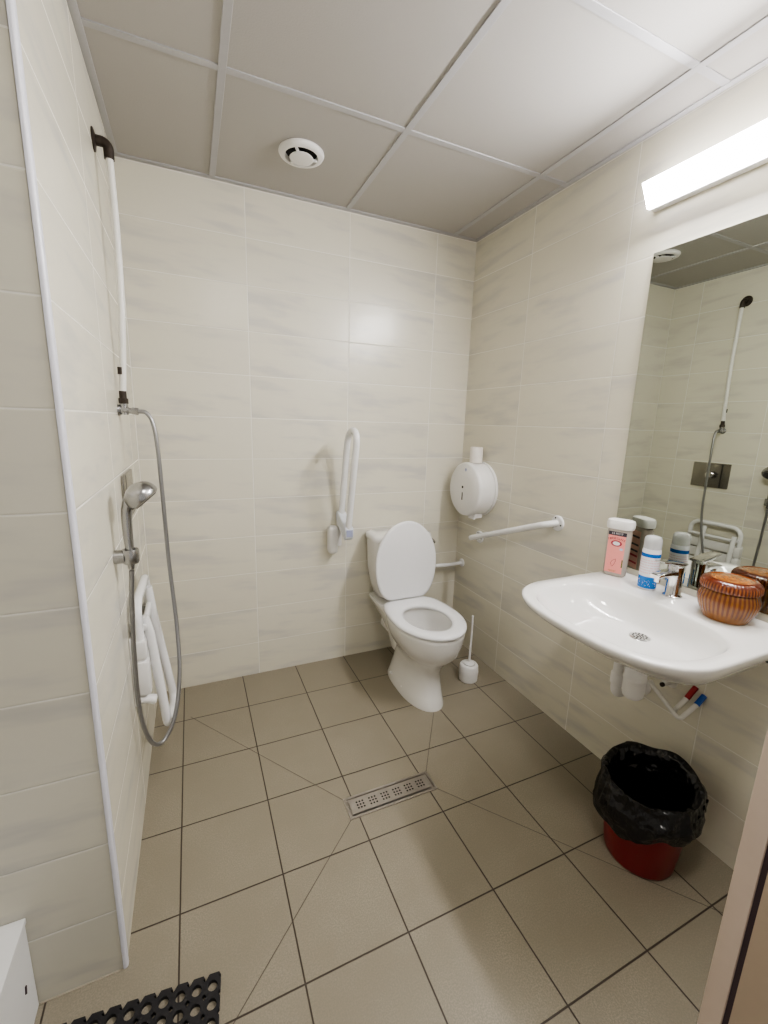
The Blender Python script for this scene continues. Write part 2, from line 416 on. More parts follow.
# toilet brush
bx, by = 1.56, -.475
tb = thing('toilet_brush', 'white toilet brush standing in round holder on floor beside toilet', 'toilet brush', (bx, by, 0))
link('brush_holder', lathe(B(), [(.046, 0), (.050, .004), (.053, .05), (.050, .088), (.044, .096), (.036, .098), (.030, .094), (.028, .04), (.001, .035)], (bx, by, 0)), M['plastic'], tb)
link('splash_cap', lathe(B(), [(.027, .092), (.029, .100), (.020, .106), (.008, .110)], (bx, by, 0)), M['plastic'], tb)
bm = B(); sweep(bm, [(bx, by, .05), (bx, by, .20), (bx + .002, by, .21), (bx + .002, by + .002, .375)], [.0065, .0065, .0055, .0055], 12); lathe(bm, [(.006, .37), (.0065, .376), (.001, .381)], (bx + .002, by + .002, 0), seg=12)
link('brush_handle', bm, M['plastic'], tb)

# ------------------------------------------------------------------ paper dispenser and the roll on top
dy, dz, dr = -.210, 1.026, .150
XA = (V((0, 1, 0)), V((0, 0, 1)), V((-1, 0, 0)))
dis = thing('paper_dispenser', 'large round white toilet paper dispenser on right wall near corner', 'paper dispenser', (W, dy, dz))
link('dispenser_back', lathe(B(), [(.154, .0003), (.156, .004), (.156, .016), (.150, .018)], (W, dy, dz), XA, 56), M['plastic'], dis)
link('dispenser_cover', lathe(B(), [(.148, .017), (.152, .020), (.153, .100), (.150, .114), (.142, .121), (.06, .124), (.001, .125)], (W, dy, dz), XA, 56), M['plastic'], dis)
bm = B(); box(bm, (W - .088, dy - .078, dz - .158), (W - .035, dy - .015, dz - .132), .006, 2); 
for i in range(6): box(bm, (W - .090, dy - .074 + i * .0095, dz - .164), (W - .080, dy - .069 + i * .0095, dz - .150))
link('paper_slot', bm, M['plastic'], dis)
link('lock', lathe(B(), [(.007, 0), (.007, .003), (.001, .004)], (W - .1235, dy + .005, dz + .012), XA, 16), M['dark'], dis)
link('level_window', box(B(), (W - .1265, dy + .001, dz - .062), (W - .122, dy + .009, dz - .018), .002, 2), M['dark'], dis)
link('maker_badge', lathe(B(), [(.009, 0), (.009, .0025), (.001, .003)], (W - .1205, dy - .012, dz + .112), XA, 16), M['greyplastic'], dis)
rx_, ry_, rz_ = W - .062, -.226, dz + .1505
rl = thing('paper_roll', 'nearly empty white toilet paper roll standing on top of dispenser', 'paper roll', (rx_, ry_, rz_))
link('paper_layers', lathe(B(), [(.0255, 0), (.035, 0), (.0355, .03), (.0345, .088), (.0255, .087), (.0255, .001)], (rx_, ry_, rz_), hollow=True), M['paper'], rl)
link('cardboard_core', lathe(B(), [(.0235, .001), (.0252, .001), (.0252, .085), (.0235, .085), (.0235, .002)], (rx_, ry_, rz_), hollow=True), M['card'], rl)

# ------------------------------------------------------------------ grab bars
def flange(parent, p, n, r=.036, screws=True):
    A = frame_of(n); f = link('flange', lathe(B(), [(r, 0), (r, .005), (r - .004, .009), (.018, .010)], p, A, 30), M['tube'], parent)
    if screws:
        for k in range(3):
            a = k * 2 * PI / 3 + .6
            c = V(p) + (A[0] * math.cos(a) + A[1] * math.sin(a)) * (r * .72)
            link('flange_screw', lathe(B(), [(.004, .008), (.004, .0108), (.001, .011)], c, A, 10), M['dark'], f)
gb = thing('grab_rail', 'straight white grab rail sloping along right wall beside washbasin', 'grab rail', (W, -.52, .85))
p0, p1 = V((W, -.805, .953)), V((W, -.235, .742)); o = V((-.066, 0, 0)); e = (p1 - p0).normalized()
link('bar', sweep(B(), fillet([p0 + V((-.008, 0, 0)), p0 + o + e * .012, p1 + o - e * .012 + e * .03, p1 + V((-.008, 0, 0))], .03), .0155, 18), M['tube'], gb)
flange(gb, p0, (-1, 0, 0)); flange(gb, p1, (-1, 0, 0))
gl = thing('wall_rail', 'low thin white rail behind the toilet running to the corner', 'rail', (1.5, 0, .52))
link('rail_tube', sweep(B(), fillet([(1.25, -.009, .52), (1.25, -.012, .52), (1.66, -.055, .521), (1.7425, -.075, .532)], .02), .011, 14), M['tube'], gl)
flange(gl, V((W, -.073, .532)), (-1, 0, 0), .026, False)

# fold-up support rail
fr = thing('fold_up_rail', 'folded-up white U-shaped support rail on back wall left of toilet', 'support rail', (.91, 0, .74))
bm = B(); box(bm, (.882, -.058, .662), (.938, -.0005, .822), .022, 5); link('wall_plate', bm, M['plastic'], fr)
bm = B(); box(bm, (.937, -.028, .70), (.965, -.0005, .87), .006, 2); link('hinge_body', bm, M['plastic'], fr)
bm = B()
pr = [(-.005, .895), (-.03, .905), (-.060, .885), (-.172, .835), (-.176, .785), (-.150, .765), (-.03, .83), (-.005, .85)]
loft(bm, [[(x, y, z) for y, z in pr] for x in (.936, .980)]); bmesh.ops.bevel(bm, geom=list(bm.edges), offset=.004, segments=2, affect='EDGES')
hb = link('hinge_block', bm, M['bluewhite'], fr)
link('maker_label', box(B(), (.941, -.1765, .790), (.975, -.1725, .826)), M['greyplastic'], hb, smooth=False)
bm = B(); pts = [(.958, -.030, .88), (.958, -.115, 1.25)] + [(.958, -.190 - .073 * math.cos(a) * -1 * -1, 1.262 + .075 * math.sin(a)) for a in []]
arc = []
for i in range(13):
    a = PI - PI * i / 12          # from the wall-side bar over the top to the front bar
    arc.append((.958, -.188 - .068 * math.cos(a) - .018 * math.sin(a), 1.275 + .066 * math.sin(a)))
link('rail_bar', sweep(bm, [(.958, -.033, .875), (.958, -.078, 1.08)] + arc + [(.958, -.207, 1.06), (.958, -.152, .815)], .0165, 18), M['tube'], fr)

# ------------------------------------------------------------------ washbasin
BC = (1.41, -1.424); BZ = .838
def outl(front, hw, n=2.7, xb=W - .0008, xm=1.38):
    pts = [(xb, BC[1] + hw)]
    for i in range(25):
        a = PI / 2 + PI * i / 24
        x, y = sell(a, xm - front, hw, n); pts.append((xm + x, BC[1] + y))
    pts.append((xb, BC[1] - hw))
    return pts
N = 96
def oring(front, hw, z, n=2.7, xm=1.38, xb=W - .0008): return ring(radial(outl(front, hw, n, xb, xm), BC, N), z)
def iring(cx, cy, af, ab, b, z, n=2.7):
    pl = []
    for i in range(120):
        a = 2 * PI * i / 120; c = math.cos(a); x, y = sell(a, ab if c > 0 else af, b, n); pl.append((cx + x, cy + y))
    return ring(radial(pl, (cx, cy) if not (cx - BC[0]) ** 2 + (cy - BC[1]) ** 2 < .0025 else BC, N), z)
sink = thing('washbasin', 'white ceramic washbasin mounted on right wall under mirror', 'washbasin', (W, BC[1], .70))
bm = B()
loft(bm, [oring(1.50, .14, .690, 2.2, 1.60), oring(1.42, .18, .697, 2.3, 1.56), oring(1.30, .235, .730, 2.4, 1.45), oring(1.23, .270, .768, 2.5, 1.40), oring(1.184, .290, .800, 2.5), oring(1.163, .299, .817, 2.55),
          oring(1.158, .302, .829, 2.6), oring(1.160, .3015, .8345, 2.6), oring(1.166, .297, .838, 2.6),
          iring(1.390, -1.430, .202, .185, 0.258, .8375, 2.8), iring(1.390, -1.430, .198, .182, 0.255, .8360, 2.8), iring(1.390, -1.430, .194, .178, 0.251, .831, 2.8),
          iring(1.393, -1.430, .188, .172, 0.242, .812),
          iring(1.405, -1.430, .170, .155, 0.216, .778, 2.5), iring(1.435, -1.428, .145, .112, .16, .754, 2.3), iring(1.47, -1.42, .085, .07, .095, .743, 2.1), iring(1.495, -1.425, .028, .028, .028, .738, 2)])
link('basin', bm, M['ceramic'], sink, angle=55)
dr_ = V((1.495, -1.425, .7385))
dg = link('drain_strainer', lathe(B(), [(.001, .0035), (.020, .0035), (.027, .003), (.031, .001), (.031, -.002)], dr_, seg=32), M['chrome'], sink)
holes = [(0, 0)] + [(.0095 * math.cos(a), .0095 * math.sin(a)) for a in [2 * PI * i / 6 for i in range(6)]] + [(.0195 * math.cos(a), .0195 * math.sin(a)) for a in [2 * PI * i / 12 + .2 for i in range(12)]]
for hx, hy in holes:
    link('drain_hole', lathe(B(), [(.003, .0030), (.003, .0041)], dr_ + V((hx, hy, 0)), seg=8), M['dark'], dg)
link('overflow_hole', lathe(B(), [(.005, -.004), (.005, .002)], (1.60, -1.706, .788), (V((1, 0, 0)), V((0, 0, 1)), V((0, -1, 0))), 12), M['dark'], sink)

# tap
tx, ty = 1.683, -1.390
tap = thing('mixer_tap', 'chrome single lever mixer tap on back ledge of washbasin', 'tap', (tx, ty, BZ))
link('tap_body', lathe(B(), [(.029, -.001), (.029, .004), (.0255, .007), (.0235, .012), (.0225, .08), (.0235, .10), (.0225, .108), (.019, .112)], (tx, ty, BZ), seg=40), M['chrome'], tap)
bm = B()
def sec(x, z, hw, hh): return [(x, ty + y, z + q) for y, q in rrect(0, 0, hw, hh, min(hw, hh) * .7, 4)]
loft(bm, [sec(tx - .006, BZ + .082, .018, .014), sec(tx - .04, BZ + .086, .0175, .010), sec(tx - .08, BZ + .086, .017, .0075), sec(tx - .102, BZ + .083, .0165, .007), sec(tx - .108, BZ + .081, .0155, .006)])
link('spout', bm, M['chrome'], tap)
link('aerator', cyl(B(), (tx - .091, ty, BZ + .062), (tx - .091, ty, BZ + .080), .0100, 22), M['chrome'], tap)
bm = B(); loft(bm, [sec(tx + .022, BZ + .113, .022, .0045), sec(tx - .012, BZ + .117, .0235, .006), sec(tx - .05, BZ + .124, .021, .0045), sec(tx - .088, BZ + .130, .018, .003), sec(tx - .094, BZ + .131, .016, .002)])
link('lever', bm, M['chrome'], tap)

# plumbing under the basin
tr = thing('bottle_trap', 'white plastic bottle trap and waste pipe hanging under the washbasin', 'drain trap', (1.47, -1.425, .70))
link('trap_cup', lathe(B(), [(.001, .528), (.024, .529), (.031, .537), (.033, .55), (.033, .592), (.0345, .594), (.0345, .602), (.033, .604), (.033, .64), (.028, .646), (.02, .66), (.02, .687)], (1.497, -1.430, 0), seg=32), M['plastic'], tr)
bm = B(); sweep(bm, fillet([(1.497, -1.43, .625), (1.585, -1.305, .655), (1.600, -1.300, .650), (1.600, -1.300, .43), (1.7495, -1.300, .43)], .028), .0175, 18); 
link('waste_pipe', bm, M['plastic'], tr)
link('pipe_nut', lathe(B(), [(.0205, .475), (.0220, .478), (.0220, .515), (.0195, .518)], (1.600, -1.300, 0), seg=24), M['plastic'], tr)
link('wall_rosette', lathe(B(), [(.036, -.0006), (.034, .004), (.02, .008)], (W, -1.300, .43), XA, 26), M['plastic'], tr)
def supply(label, pts, band, mat):
    s = thing('supply_pipe', label, 'water pipe', pts[-1], 'water pipes under the basin')
    link('pipe', sweep(B(), fillet(pts, .012, 5), .0075, 12), M['pipe'], s)
    a, b = band; link('colour_sleeve', sweep(B(), [a, b], .0088, 12), mat, s)
supply('thin white water pipe with red sleeve below the washbasin', [(1.697, -1.452, .436), (1.700, -1.456, .444), (1.717, -1.475, .495), (1.7495, -1.481, .536)], ((1.717, -1.475, .495), (1.748, -1.4805, .534)), M['red'])
supply('thin white water pipe with blue sleeve below the washbasin', [(1.655, -1.385, .522), (1.660, -1.391, .507), (1.680, -1.483, .428), (1.715, -1.508, .492), (1.7495, -1.509, .520)], ((1.715, -1.508, .492), (1.748, -1.509, .5185)), M['blue'])
an = thing('angle_valve', 'small white and brass shut-off valve on wall below washbasin', 'valve', (W, -1.410, .492))
bm = B(); cyl(bm, (W, -1.400, .505), (W - .046, -1.400, .505), .0085, 14); lathe(bm, [(.022, .0005), (.021, .004), (.009, .006)], (W, -1.400, .505), XA, 20); link('valve_body', bm, M['pipe'], an)
bm = B(); sweep(bm, fillet([(W - .038, -1.400, .506), (W - .038, -1.392, .54), (1.705, -1.388, .60), (1.705, -1.388, .684)], .02), .006, 10); link('valve_spout', bm, M['pipe'], an)
link('valve_cap', cyl(B(), (W - .045, -1.400, .505), (W - .054, -1.400, .505), .0075, 12), M['rust'], an)

# ------------------------------------------------------------------ things on the basin ledge
def label_text(txt, size, mat, parent, Mx, name='lettering'):
    cu = bpy.data.curves.new('txt', 'FONT'); cu.body = txt; cu.size = size; cu.align_x = 'CENTER'; cu.align_y = 'CENTER'; cu.extrude = .0001; cu.resolution_u = 2
    tmp = bpy.data.objects.new('txt', cu); COL.objects.link(tmp); bpy.context.view_layer.update()
    me = bpy.data.meshes.new_from_object(tmp); bpy.data.objects.remove(tmp); bpy.data.curves.remove(cu)
    bm = B(); bm.from_mesh(me); bpy.data.meshes.remove(me); bmesh.ops.transform(bm, matrix=Mx, verts=bm.verts)
    return link(name, bm, mat, parent, smooth=False)
# pink shower gel
gx, gy, gz = 1.681, -1.170, BZ + .0003
GH = 1.10
nrm = V((-.93, -.37, 0)).normalized(); rt = V((nrm.y * -1, nrm.x, 0)) * 1   # rt: to the right seen from the front
if rt.dot(V((.59, -.81, 0))) < 0: rt = -rt
P = lambda u, w, z: V((gx, gy, gz)) + rt * u + nrm * w + V((0, 0, z * GH))
sg = thing('shower_gel_bottle', 'clear bottle of pink shower gel with white cap on washbasin ledge', 'bottle', (gx, gy, gz))
def brg(hu, hw, z, r=.016): return [P(u, w, z) for u, w in rrect(0, 0, hu, hw, min(r, hw * .95), 7)]
t = NT('clear_pink_bottle'); t.col(t.mix(t.noise(t.obj(), 20), (.62, .55, .49), (.70, .62, .56))); t.b.inputs['Roughness'].default_value = .12; t.b.inputs['Transmission Weight'].default_value = .25
bm = B(); loft(bm, [brg(.034, .018, 0), brg(.0375, .0215, .004), brg(.039, .0225, .02), brg(.0405, .0235, .10), brg(.041, .0235, .150), brg(.040, .0225, .160), brg(.034, .019, .164)]); link('bottle_body', bm, t.m, sg)
bm = B(); loft(bm, [brg(.041, .0235, .1645, .02), brg(.045, .0265, .1655, .02), brg(.0465, .0275, .172, .02), brg(.0465, .0275, .186, .02), brg(.044, .0255, .194, .02), brg(.036, .02, .197, .02)]); link('bottle_cap', bm, M['plastic'], sg)
pink = plain('pink_label', lin(246, 158, 150), .35, var=.03); navy = plain('dark_label', lin(52, 48, 60), .4); crim = plain('red_print', lin(170, 40, 66), .5); whitep = plain('white_print', (.8, .8, .8), .5); goldp = plain('gold_print', lin(196, 140, 90), .5)
def patch(u0, u1, z0, z1, off=.0002):
    bm = B(); w = .0237 + off
    r = [[P(u, w - .0012 * max(0, (.14 - z)) / .14, z) for u, z in ((u0, z0), (u1, z0), (u1, z1), (u0, z1))], [P(u, w + .0004 - .0012 * max(0, (.14 - z)) / .14, z) for u, z in ((u0, z0), (u1, z0), (u1, z1), (u0, z1))]]
    return loft(bm, r)
lb = link('front_label', patch(-.031, .029, .012, .143), pink, sg, smooth=False)
link('label_band', patch(-.032, .030, .143, .156), navy, sg, smooth=False)
TM = lambda u, z, off=.0009: Matrix(((rt.x, 0, nrm.x, P(u, .0237 + off, z).x), (rt.y, 0, nrm.y, P(u, .0237 + off, z).y), (rt.z, 1, nrm.z, P(u, .0237 + off, z).z), (0, 0, 0, 1)))
label_text('LE PETIT', .0105, whitep, sg, TM(-.001, .1495))
word = 'MARSEILLAIS'
for i, ch in enumerate(word):
    s = (i - 5) / 5
    label_text(ch, .0125, crim, lb, TM(-.001 + s * .0255, .1335 - .0045 * s * s) @ Matrix.Rotation(-s * .3, 4, 'Z'), 'lettering')
bm = B(); lathe(bm, [(.001, .0003), (.019, .0003), (.019, 0)], P(-.001, .0245, .116), (rt, V((0, 0, .6)), nrm), 24); link('crest', bm, crim, lb)
bm = B(); lathe(bm, [(.001, .0003), (.0125, .0003), (.0125, 0)], P(-.001, .0249, .116), (rt, V((0, 0, .6)), nrm), 20); link('crest_centre', bm, whitep, lb)
bm = B(); lathe(bm, [(.001, .0003), (.006, .0003), (.006, 0)], P(.018, .0247, .098), (rt, V((0, 0, .8)), nrm), 16); link('round_badge', bm, plain('pale_blue_print', lin(190, 200, 225), .5), lb)
bm = B()
for z, hw in ((.084, .018), (.079, .013), (.074, .010)): bmesh.ops.translate(bm, verts=loft(bm, [[P(-.003 + a * hw, .0242 + k, z + b * .0011) for a, b in ((-1, -1), (1, -1), (1, 1), (-1, 1))] for k in (0, .0004)]).verts[-0:] if False else [], vec=(0, 0, 0))
for z, hw in ((.020, .014), (.017, .010)): loft(bm, [[P(-.004 + a * hw, .0236 + k, z + b * .0007) for a, b in ((-1, -1), (1, -1), (1, 1), (-1, 1))] for k in (0, .0004)])
link('small_print', bm, goldp, lb, smooth=False)
bm = B()
for s in (-1, 1): sweep(bm, [P(-.006 + s * .001, .0240, .034), P(-.006 + s * .0065, .0240, .044), P(-.002 + s * .006, .0240, .054), P(.003, .0240, .062)], .0007, 6)
link('leaf_print', bm, crim, lb)
link('side_mark', patch(.0245, .0285, .035, .062, .0007), plain('green_print', lin(90, 100, 40), .5), lb, smooth=False)

def back_patch(u0, u1, z0, z1, off, mat, name, par):
    return link(name, loft(B(), [[P(u, -(.0237 + off + k), z) for u, z in ((u0, z0), (u1, z0), (u1, z1), (u0, z1))] for k in (0, .0004)]), mat, par, smooth=False)
bl = back_patch(-.030, .030, .015, .150, .0003, plain('pale_pink_label', lin(226, 178, 168), .4), 'back_label', sg)
for z in (.128, .100, .078, .060, .035): back_patch(-.026, .026, z - .0035, z + .0035, .0009, crim if z in (.060, .035) else navy, 'back_print', bl)
# blue and white can
cx_, cy_ = 1.667, -1.309
can = thing('cosmetic_can', 'white and blue cosmetic can with pale cap on basin ledge', 'can', (cx_, cy_, gz))
t = NT('can_print'); s = t.sep(t.obj()); z = s[2]
an_ = t.math('ARCTAN2', s[1], s[0])
bw = lambda a, b: t.math('MULTIPLY', t.math('GREATER_THAN', z, a), t.math('LESS_THAN', z, b))
blue = lin(20, 118, 205); wh = (.74, .75, .79)
c = t.mix(bw(-1, .048), wh, blue); c = t.mix(bw(.117, .130), c, lin(12, 92, 170)); c = t.mix(bw(-1, .006), c, (.72, .74, .8))
lines = t.math('MULTIPLY', t.math('GREATER_THAN', t.math('FRACT', t.math('MULTIPLY', z, 110.0)), .55), bw(.056, .108))
lines = t.math('MULTIPLY', lines, t.math('GREATER_THAN', t.noise(t.xyz(t.math('MULTIPLY', an_, 5.0), t.math('FLOOR', t.math('MULTIPLY', z, 110.0)), 0.0), 2.0), .47))
c = t.mix(t.math('MULTIPLY', lines, .45), c, lin(214, 120, 130))
sq = t.math('MULTIPLY', t.math('GREATER_THAN', t.noise(t.xyz(t.math('MULTIPLY', an_, 6.0), t.math('MULTIPLY', z, 140.0), 3.0), 1.0), .6), bw(.014, .036))
c = t.mix(t.math('MULTIPLY', sq, .55), c, (.75, .8, .9)); t.col(c); t.b.inputs['Roughness'].default_value = .25
link('can_body', lathe(B(), [(.026, 0), (.0285, .0015), (.029, .004), (.029, .137), (.0275, .143), (.025, .146)], (cx_, cy_, gz), seg=40), t.m, can)
t = NT('translucent_cap'); t.col(t.mix(t.noise(t.obj(), 12), (.80, .81, .82), (.88, .89, .9))); t.b.inputs['Roughness'].default_value = .25; t.b.inputs['Transmission Weight'].default_value = .55
link('can_cap', lathe(B(), [(.025, .1445), (.0275, .146), (.0275, .168), (.0265, .180), (.022, .187), (.012, .190), (.001, .1905)], (cx_, cy_, gz), seg=40), t.m, can)

# brown ribbed pot
px_, py_ = 1.663, -1.560
pot = thing('ribbed_pot', 'glossy brown ribbed pot with lid standing on right end of washbasin', 'pot', (px_, py_, gz))
def stripe(nm, k, a, b, sharp=(.35, .65), rough=.14):
    t = NT(nm); s = t.sep(t.obj()); an_ = t.math('ARCTAN2', s[1], s[0])
    w = t.math('ADD', t.math('MULTIPLY', t.math('SINE', t.math('MULTIPLY', an_, float(k))), .5), .5)
    n = t.noise(t.obj(), 45, 3); w = t.math('ADD', w, t.math('MULTIPLY', t.math('SUBTRACT', n, .5), .5))
    fade = t.ramp(s[2], .010, .032)
    f = t.math('MULTIPLY', t.ramp(w, *sharp), fade)
    t.col(t.mix(f, a, b)); t.b.inputs['Roughness'].default_value = rough; t.b.inputs['Coat Weight'].default_value = .6; t.b.inputs['Coat Roughness'].default_value = .06
    return t.m
def ribbed(prof, k, depth, seg, cen):
    rings = []
    for r, h, d in prof:
        rings.append([V(cen) + V((math.cos(2 * PI * i / seg), math.sin(2 * PI * i / seg), 0)) * (r + depth * d * math.sin(k * 2 * PI * i / seg)) + V((0, 0, h)) for i in range(seg)])
    return loft(B(), rings)
HON, BRN = lin(140, 88, 32), lin(102, 50, 20)
K = .75
KH = .96
sc_ = lambda L: [(r * K, h * KH, d) for r, h, d in L]
link('pot_body', ribbed(sc_([(.070, 0, 0), (.076, .002, 0), (.081, .012, .2), (.094, .035, 1), (.1005, .058, 1), (.100, .072, 1), (.094, .088, .5), (.091, .094, 0), (.085, .097, 0)]), 40, .0010, 240, (px_, py_, gz)), stripe('honey_glaze_ribs', 40, HON, BRN), pot)
t = NT('lid_glaze'); s = t.sep(t.obj()); rr = t.math('SQRT', t.math('ADD', t.math('MULTIPLY', s[0], s[0]), t.math('MULTIPLY', s[1], s[1])))
an_ = t.math('ARCTAN2', s[1], s[0])
rim = t.ramp(rr, .050, .058); w = t.math('ADD', t.math('MULTIPLY', t.math('SINE', t.math('MULTIPLY', an_, 52.0)), .5), .5)
side = t.mix(t.math('MULTIPLY', t.ramp(w, .3, .7), t.ramp(s[2], .117, .108)), lin(92, 34, 14), lin(150, 84, 30))
side = t.mix(t.ramp(s[2], .111, .118), t.mix(t.ramp(w, .3, .7), lin(86, 30, 13), lin(138, 76, 30)), lin(98, 40, 17))
swirl = t.noise(t.xyz(t.math('MULTIPLY', rr, 120.0), t.math('MULTIPLY', an_, 2.0), 0.0), 1.2, 3)
top = t.mix(t.ramp(swirl, .35, .65), lin(128, 68, 24), lin(168, 108, 42))
t.col(t.mix(rim, top, side)); t.b.inputs['Roughness'].default_value = .16; t.b.inputs['Coat Weight'].default_value = .5
link('pot_lid', ribbed(sc_([(.086, .0975, 0), (.098, .098, .6), (.100, .102, 1), (.099, .114, 1), (.094, .123, .6), (.084, .129, 0), (.072, .131, 0), (.07, .129, 0), (.04, .133, 0), (.012, .135, 0), (.001, .135, 0)]), 52, .0009, 312, (px_, py_, gz)), t.m, pot)

# ------------------------------------------------------------------ shower
EY = -.48
sp = thing('shower_riser_pipe', 'white vertical water pipe with dark elbow on left wall', 'pipe', (0, EY, 1.39))
link('riser', sweep(B(), crom([(.040, EY, 2.175), (.042, EY, 2.0), (.040, EY, 1.8), (.030, EY, 1.6), (.019, EY, 1.455)]), .0105, 16), M['pipe'], sp)
el = link('elbow', sweep(B(), fillet([(.003, EY, 2.205), (.040, EY, 2.205), (.040, EY, 2.16)], .026), .0145, 16), M['rust'], sp)
link('elbow_flange', lathe(B(), [(.032, .0005), (.031, .004), (.016, .008)], (0, EY, 2.205), (V((0, 1, 0)), V((0, 0, 1)), V((1, 0, 0))), 26), M['rust'], el)
bm = B(); sweep(bm, [(.019, EY, 1.462), (.019, EY, 1.435)], .0115, 10); sweep(bm, [(.019, EY, 1.438), (.019, EY, 1.420)], .015, 6); link('pipe_union', bm, M['rust'], sp)
link('rust_mark', sweep(B(), [(.0185, EY - .0045, 1.540), (.0175, EY - .0045, 1.516)], .0085, 12), M['rust'], sp)
bm = B(); lathe(bm, [(.020, .0005), (.019, .006), (.014, .010), (.014, .030), (.010, .034)], (0, EY, 1.398), (V((0, 1, 0)), V((0, 0, 1)), V((1, 0, 0))), 24); sweep(bm, [(.019, EY, 1.425), (.019, EY, 1.383)], .0125, 18); cyl(bm, (.02, EY, 1.398), (.048, EY - .003, 1.396), .010, 16); cyl(bm, (.042, EY - .002, 1.397), (.062, EY - .004, 1.395), .0125, 6)
link('valve_outlet', bm, M['satin'], sp)

HS = V((.052, -.83, 0))
hose = tag(link('shower_hose', sweep(B(), crom([(.0622, EY - .004, 1.3955), (.085, EY - .006, 1.392), (.103, EY - .01, 1.36), (.113, EY - .015, 1.28), (.118, EY - .02, 1.10), (.123, -.51, .85), (.136, -.56, .62), (.138, -.63, .46), (.118, -.70, .335), (.078, -.745, .272), (.044, -.775, .305), (.024, -.80, .44), (.025, -.815, .65), (.034, -.825, .83), (.042, -.83, .931)], 9), .0072, 12), M['hose'], origin=(.09, -.62, .29)),
           'long grey metal shower hose looping down from pipe valve to the hand shower', 'hose')
ho = thing('shower_holder', 'short chrome wall bracket holding the hand shower', 'shower bracket', (0, -.83, .975))
bm = B(); lathe(bm, [(.0195, 0), (.0205, .004), (.0205, .027)], (0, -.83, .975), (V((0, 1, 0)), V((0, 0, 1)), V((1, 0, 0))), 28); link('bracket_arm', bm, M['satin'], ho)
link('bracket_socket', lathe(B(), [(.0132, -.021), (.0205, -.021), (.0225, -.016), (.0232, 0), (.0232, .016), (.0215, .021), (.0142, .021), (.0132, -.0205)], (.0425, -.83, .975), seg=28, hollow=True), M['satin'], ho)
hs = thing('hand_shower', 'chrome hand shower with rounded head held upright in bracket', 'shower head', (.042, -.83, .94))
path = crom([(.042, -.83, .936), (.042, -.83, .985), (.041, -.83, 1.04), (.0415, -.83, 1.09), (.046, -.83, 1.122), (.058, -.83, 1.143), (.078, -.83, 1.150)], 6)
n = len(path); kx = [(0, .0095), (.12, .0125), (.35, .0145), (.60, .0165), (.75, .020), (.88, .027), (1, .031)]; rad = []
for i in range(n):
    q = i / (n - 1)
    for (a_, ra), (b_, rb) in zip(kx, kx[1:]):
        if a_ <= q <= b_: rad.append(ra + (rb - ra) * (q - a_) / (b_ - a_)); break
bm = sweep(B(), path, rad, 28, ref=(0, 1, 0), sx=1.0, sy=.9)
fn = V((.66, -.06, -.75)).normalized(); hc = V((.084, -.83, 1.152)); hp = [(.001, -.041)]
for i in range(1, 13):
    a_ = PI / 2 * i / 12; hp.append((.047 * math.sin(a_), -.041 * math.cos(a_)))
hp += [(.047, .006), (.0445, .013), (.038, .0165), (.001, .017)]
lathe(bm, hp, hc, frame_of(fn), 36)
link('shower_head', bm, M['satin'], hs)
link('spray_face', lathe(B(), [(.035, .0165), (.034, .0187), (.001, .0195)], hc, frame_of(fn), 32), plain('dark_spray_face', (.05, .05, .055), .3), hs)

mp = thing('mixer_plate', 'square steel shower control plate with chrome knob on left wall', 'shower control', (0, -.455, 1.015))
link('plate', box(B(), (.0005, -.572, 1.015), (.010, -.338, 1.181), .003, 2), M['plate'], mp)
link('plate_groove', box(B(), (.0098, -.527, 1.018), (.0106, -.520, 1.178)), M['dark'], mp, smooth=False)
link('knob', lathe(B(), [(.014, .009), (.014, .022), (.025, .028), (.027, .036), (.025, .045), (.015, .052), (.001, .054)], (0, -.467, 1.10), (V((0, 1, 0)), V((0, 0, 1)), V((1, 0, 0))), 30), M['chrome'], mp)

# folding shower seat
ss = thing('folding_shower_seat', 'white folding shower seat folded up against left wall', 'shower seat', (0, -.56, .30))
ya, yb = -.405, -.715
link('seat_frame', sweep(B(), fillet([(.030, ya, .45), (.032, ya, .775), (.030, yb, .775), (.032, yb, .45)], .055), .0140, 16), M['tube'], ss)
for z0, z1 in ((.60, .66), (.53, .59), (.46, .52)):
    link('seat_slat', box(B(), (.026, yb + .014, z0), (.038, ya - .014, z1), .005, 2), M['plastic'], ss)
for y in (ya, yb):
    wp = link('wall_bracket', box(B(), (.0004, y - .012, .41), (.012, y + .012, .66), .004, 2), M['plastic'], ss)
    link('bracket_block', box(B(), (.010, y - .019, .585), (.050, y + .019, .650), .006, 2), M['plastic'], wp)
    link('bracket_block', box(B(), (.010, y - .020, .455), (.054, y + .020, .575), .006, 2), M['plastic'], wp)
    link('bracket_knob', sweep(B(), [(.01, y, .432), (.040, y, .428), (.062, y, .420), (.066, y, .419)], [.014, .016, .017, .010], 16), M['plastic'], wp)
yc, yd = -.50, -.69
link('leg_frame', sweep(B(), fillet([(.045, yc, .755), (.057, yc, .64), (.106, yc, .268), (.092, yd, .290), (.060, yd, .655), (.046, yd, .72)], .035), .0150, 16), M['tube'], ss)
link('cross_bar', sweep(B(), [(.046, ya, .69), (.046, yb, .69)], .010, 12), M['tube'], ss)

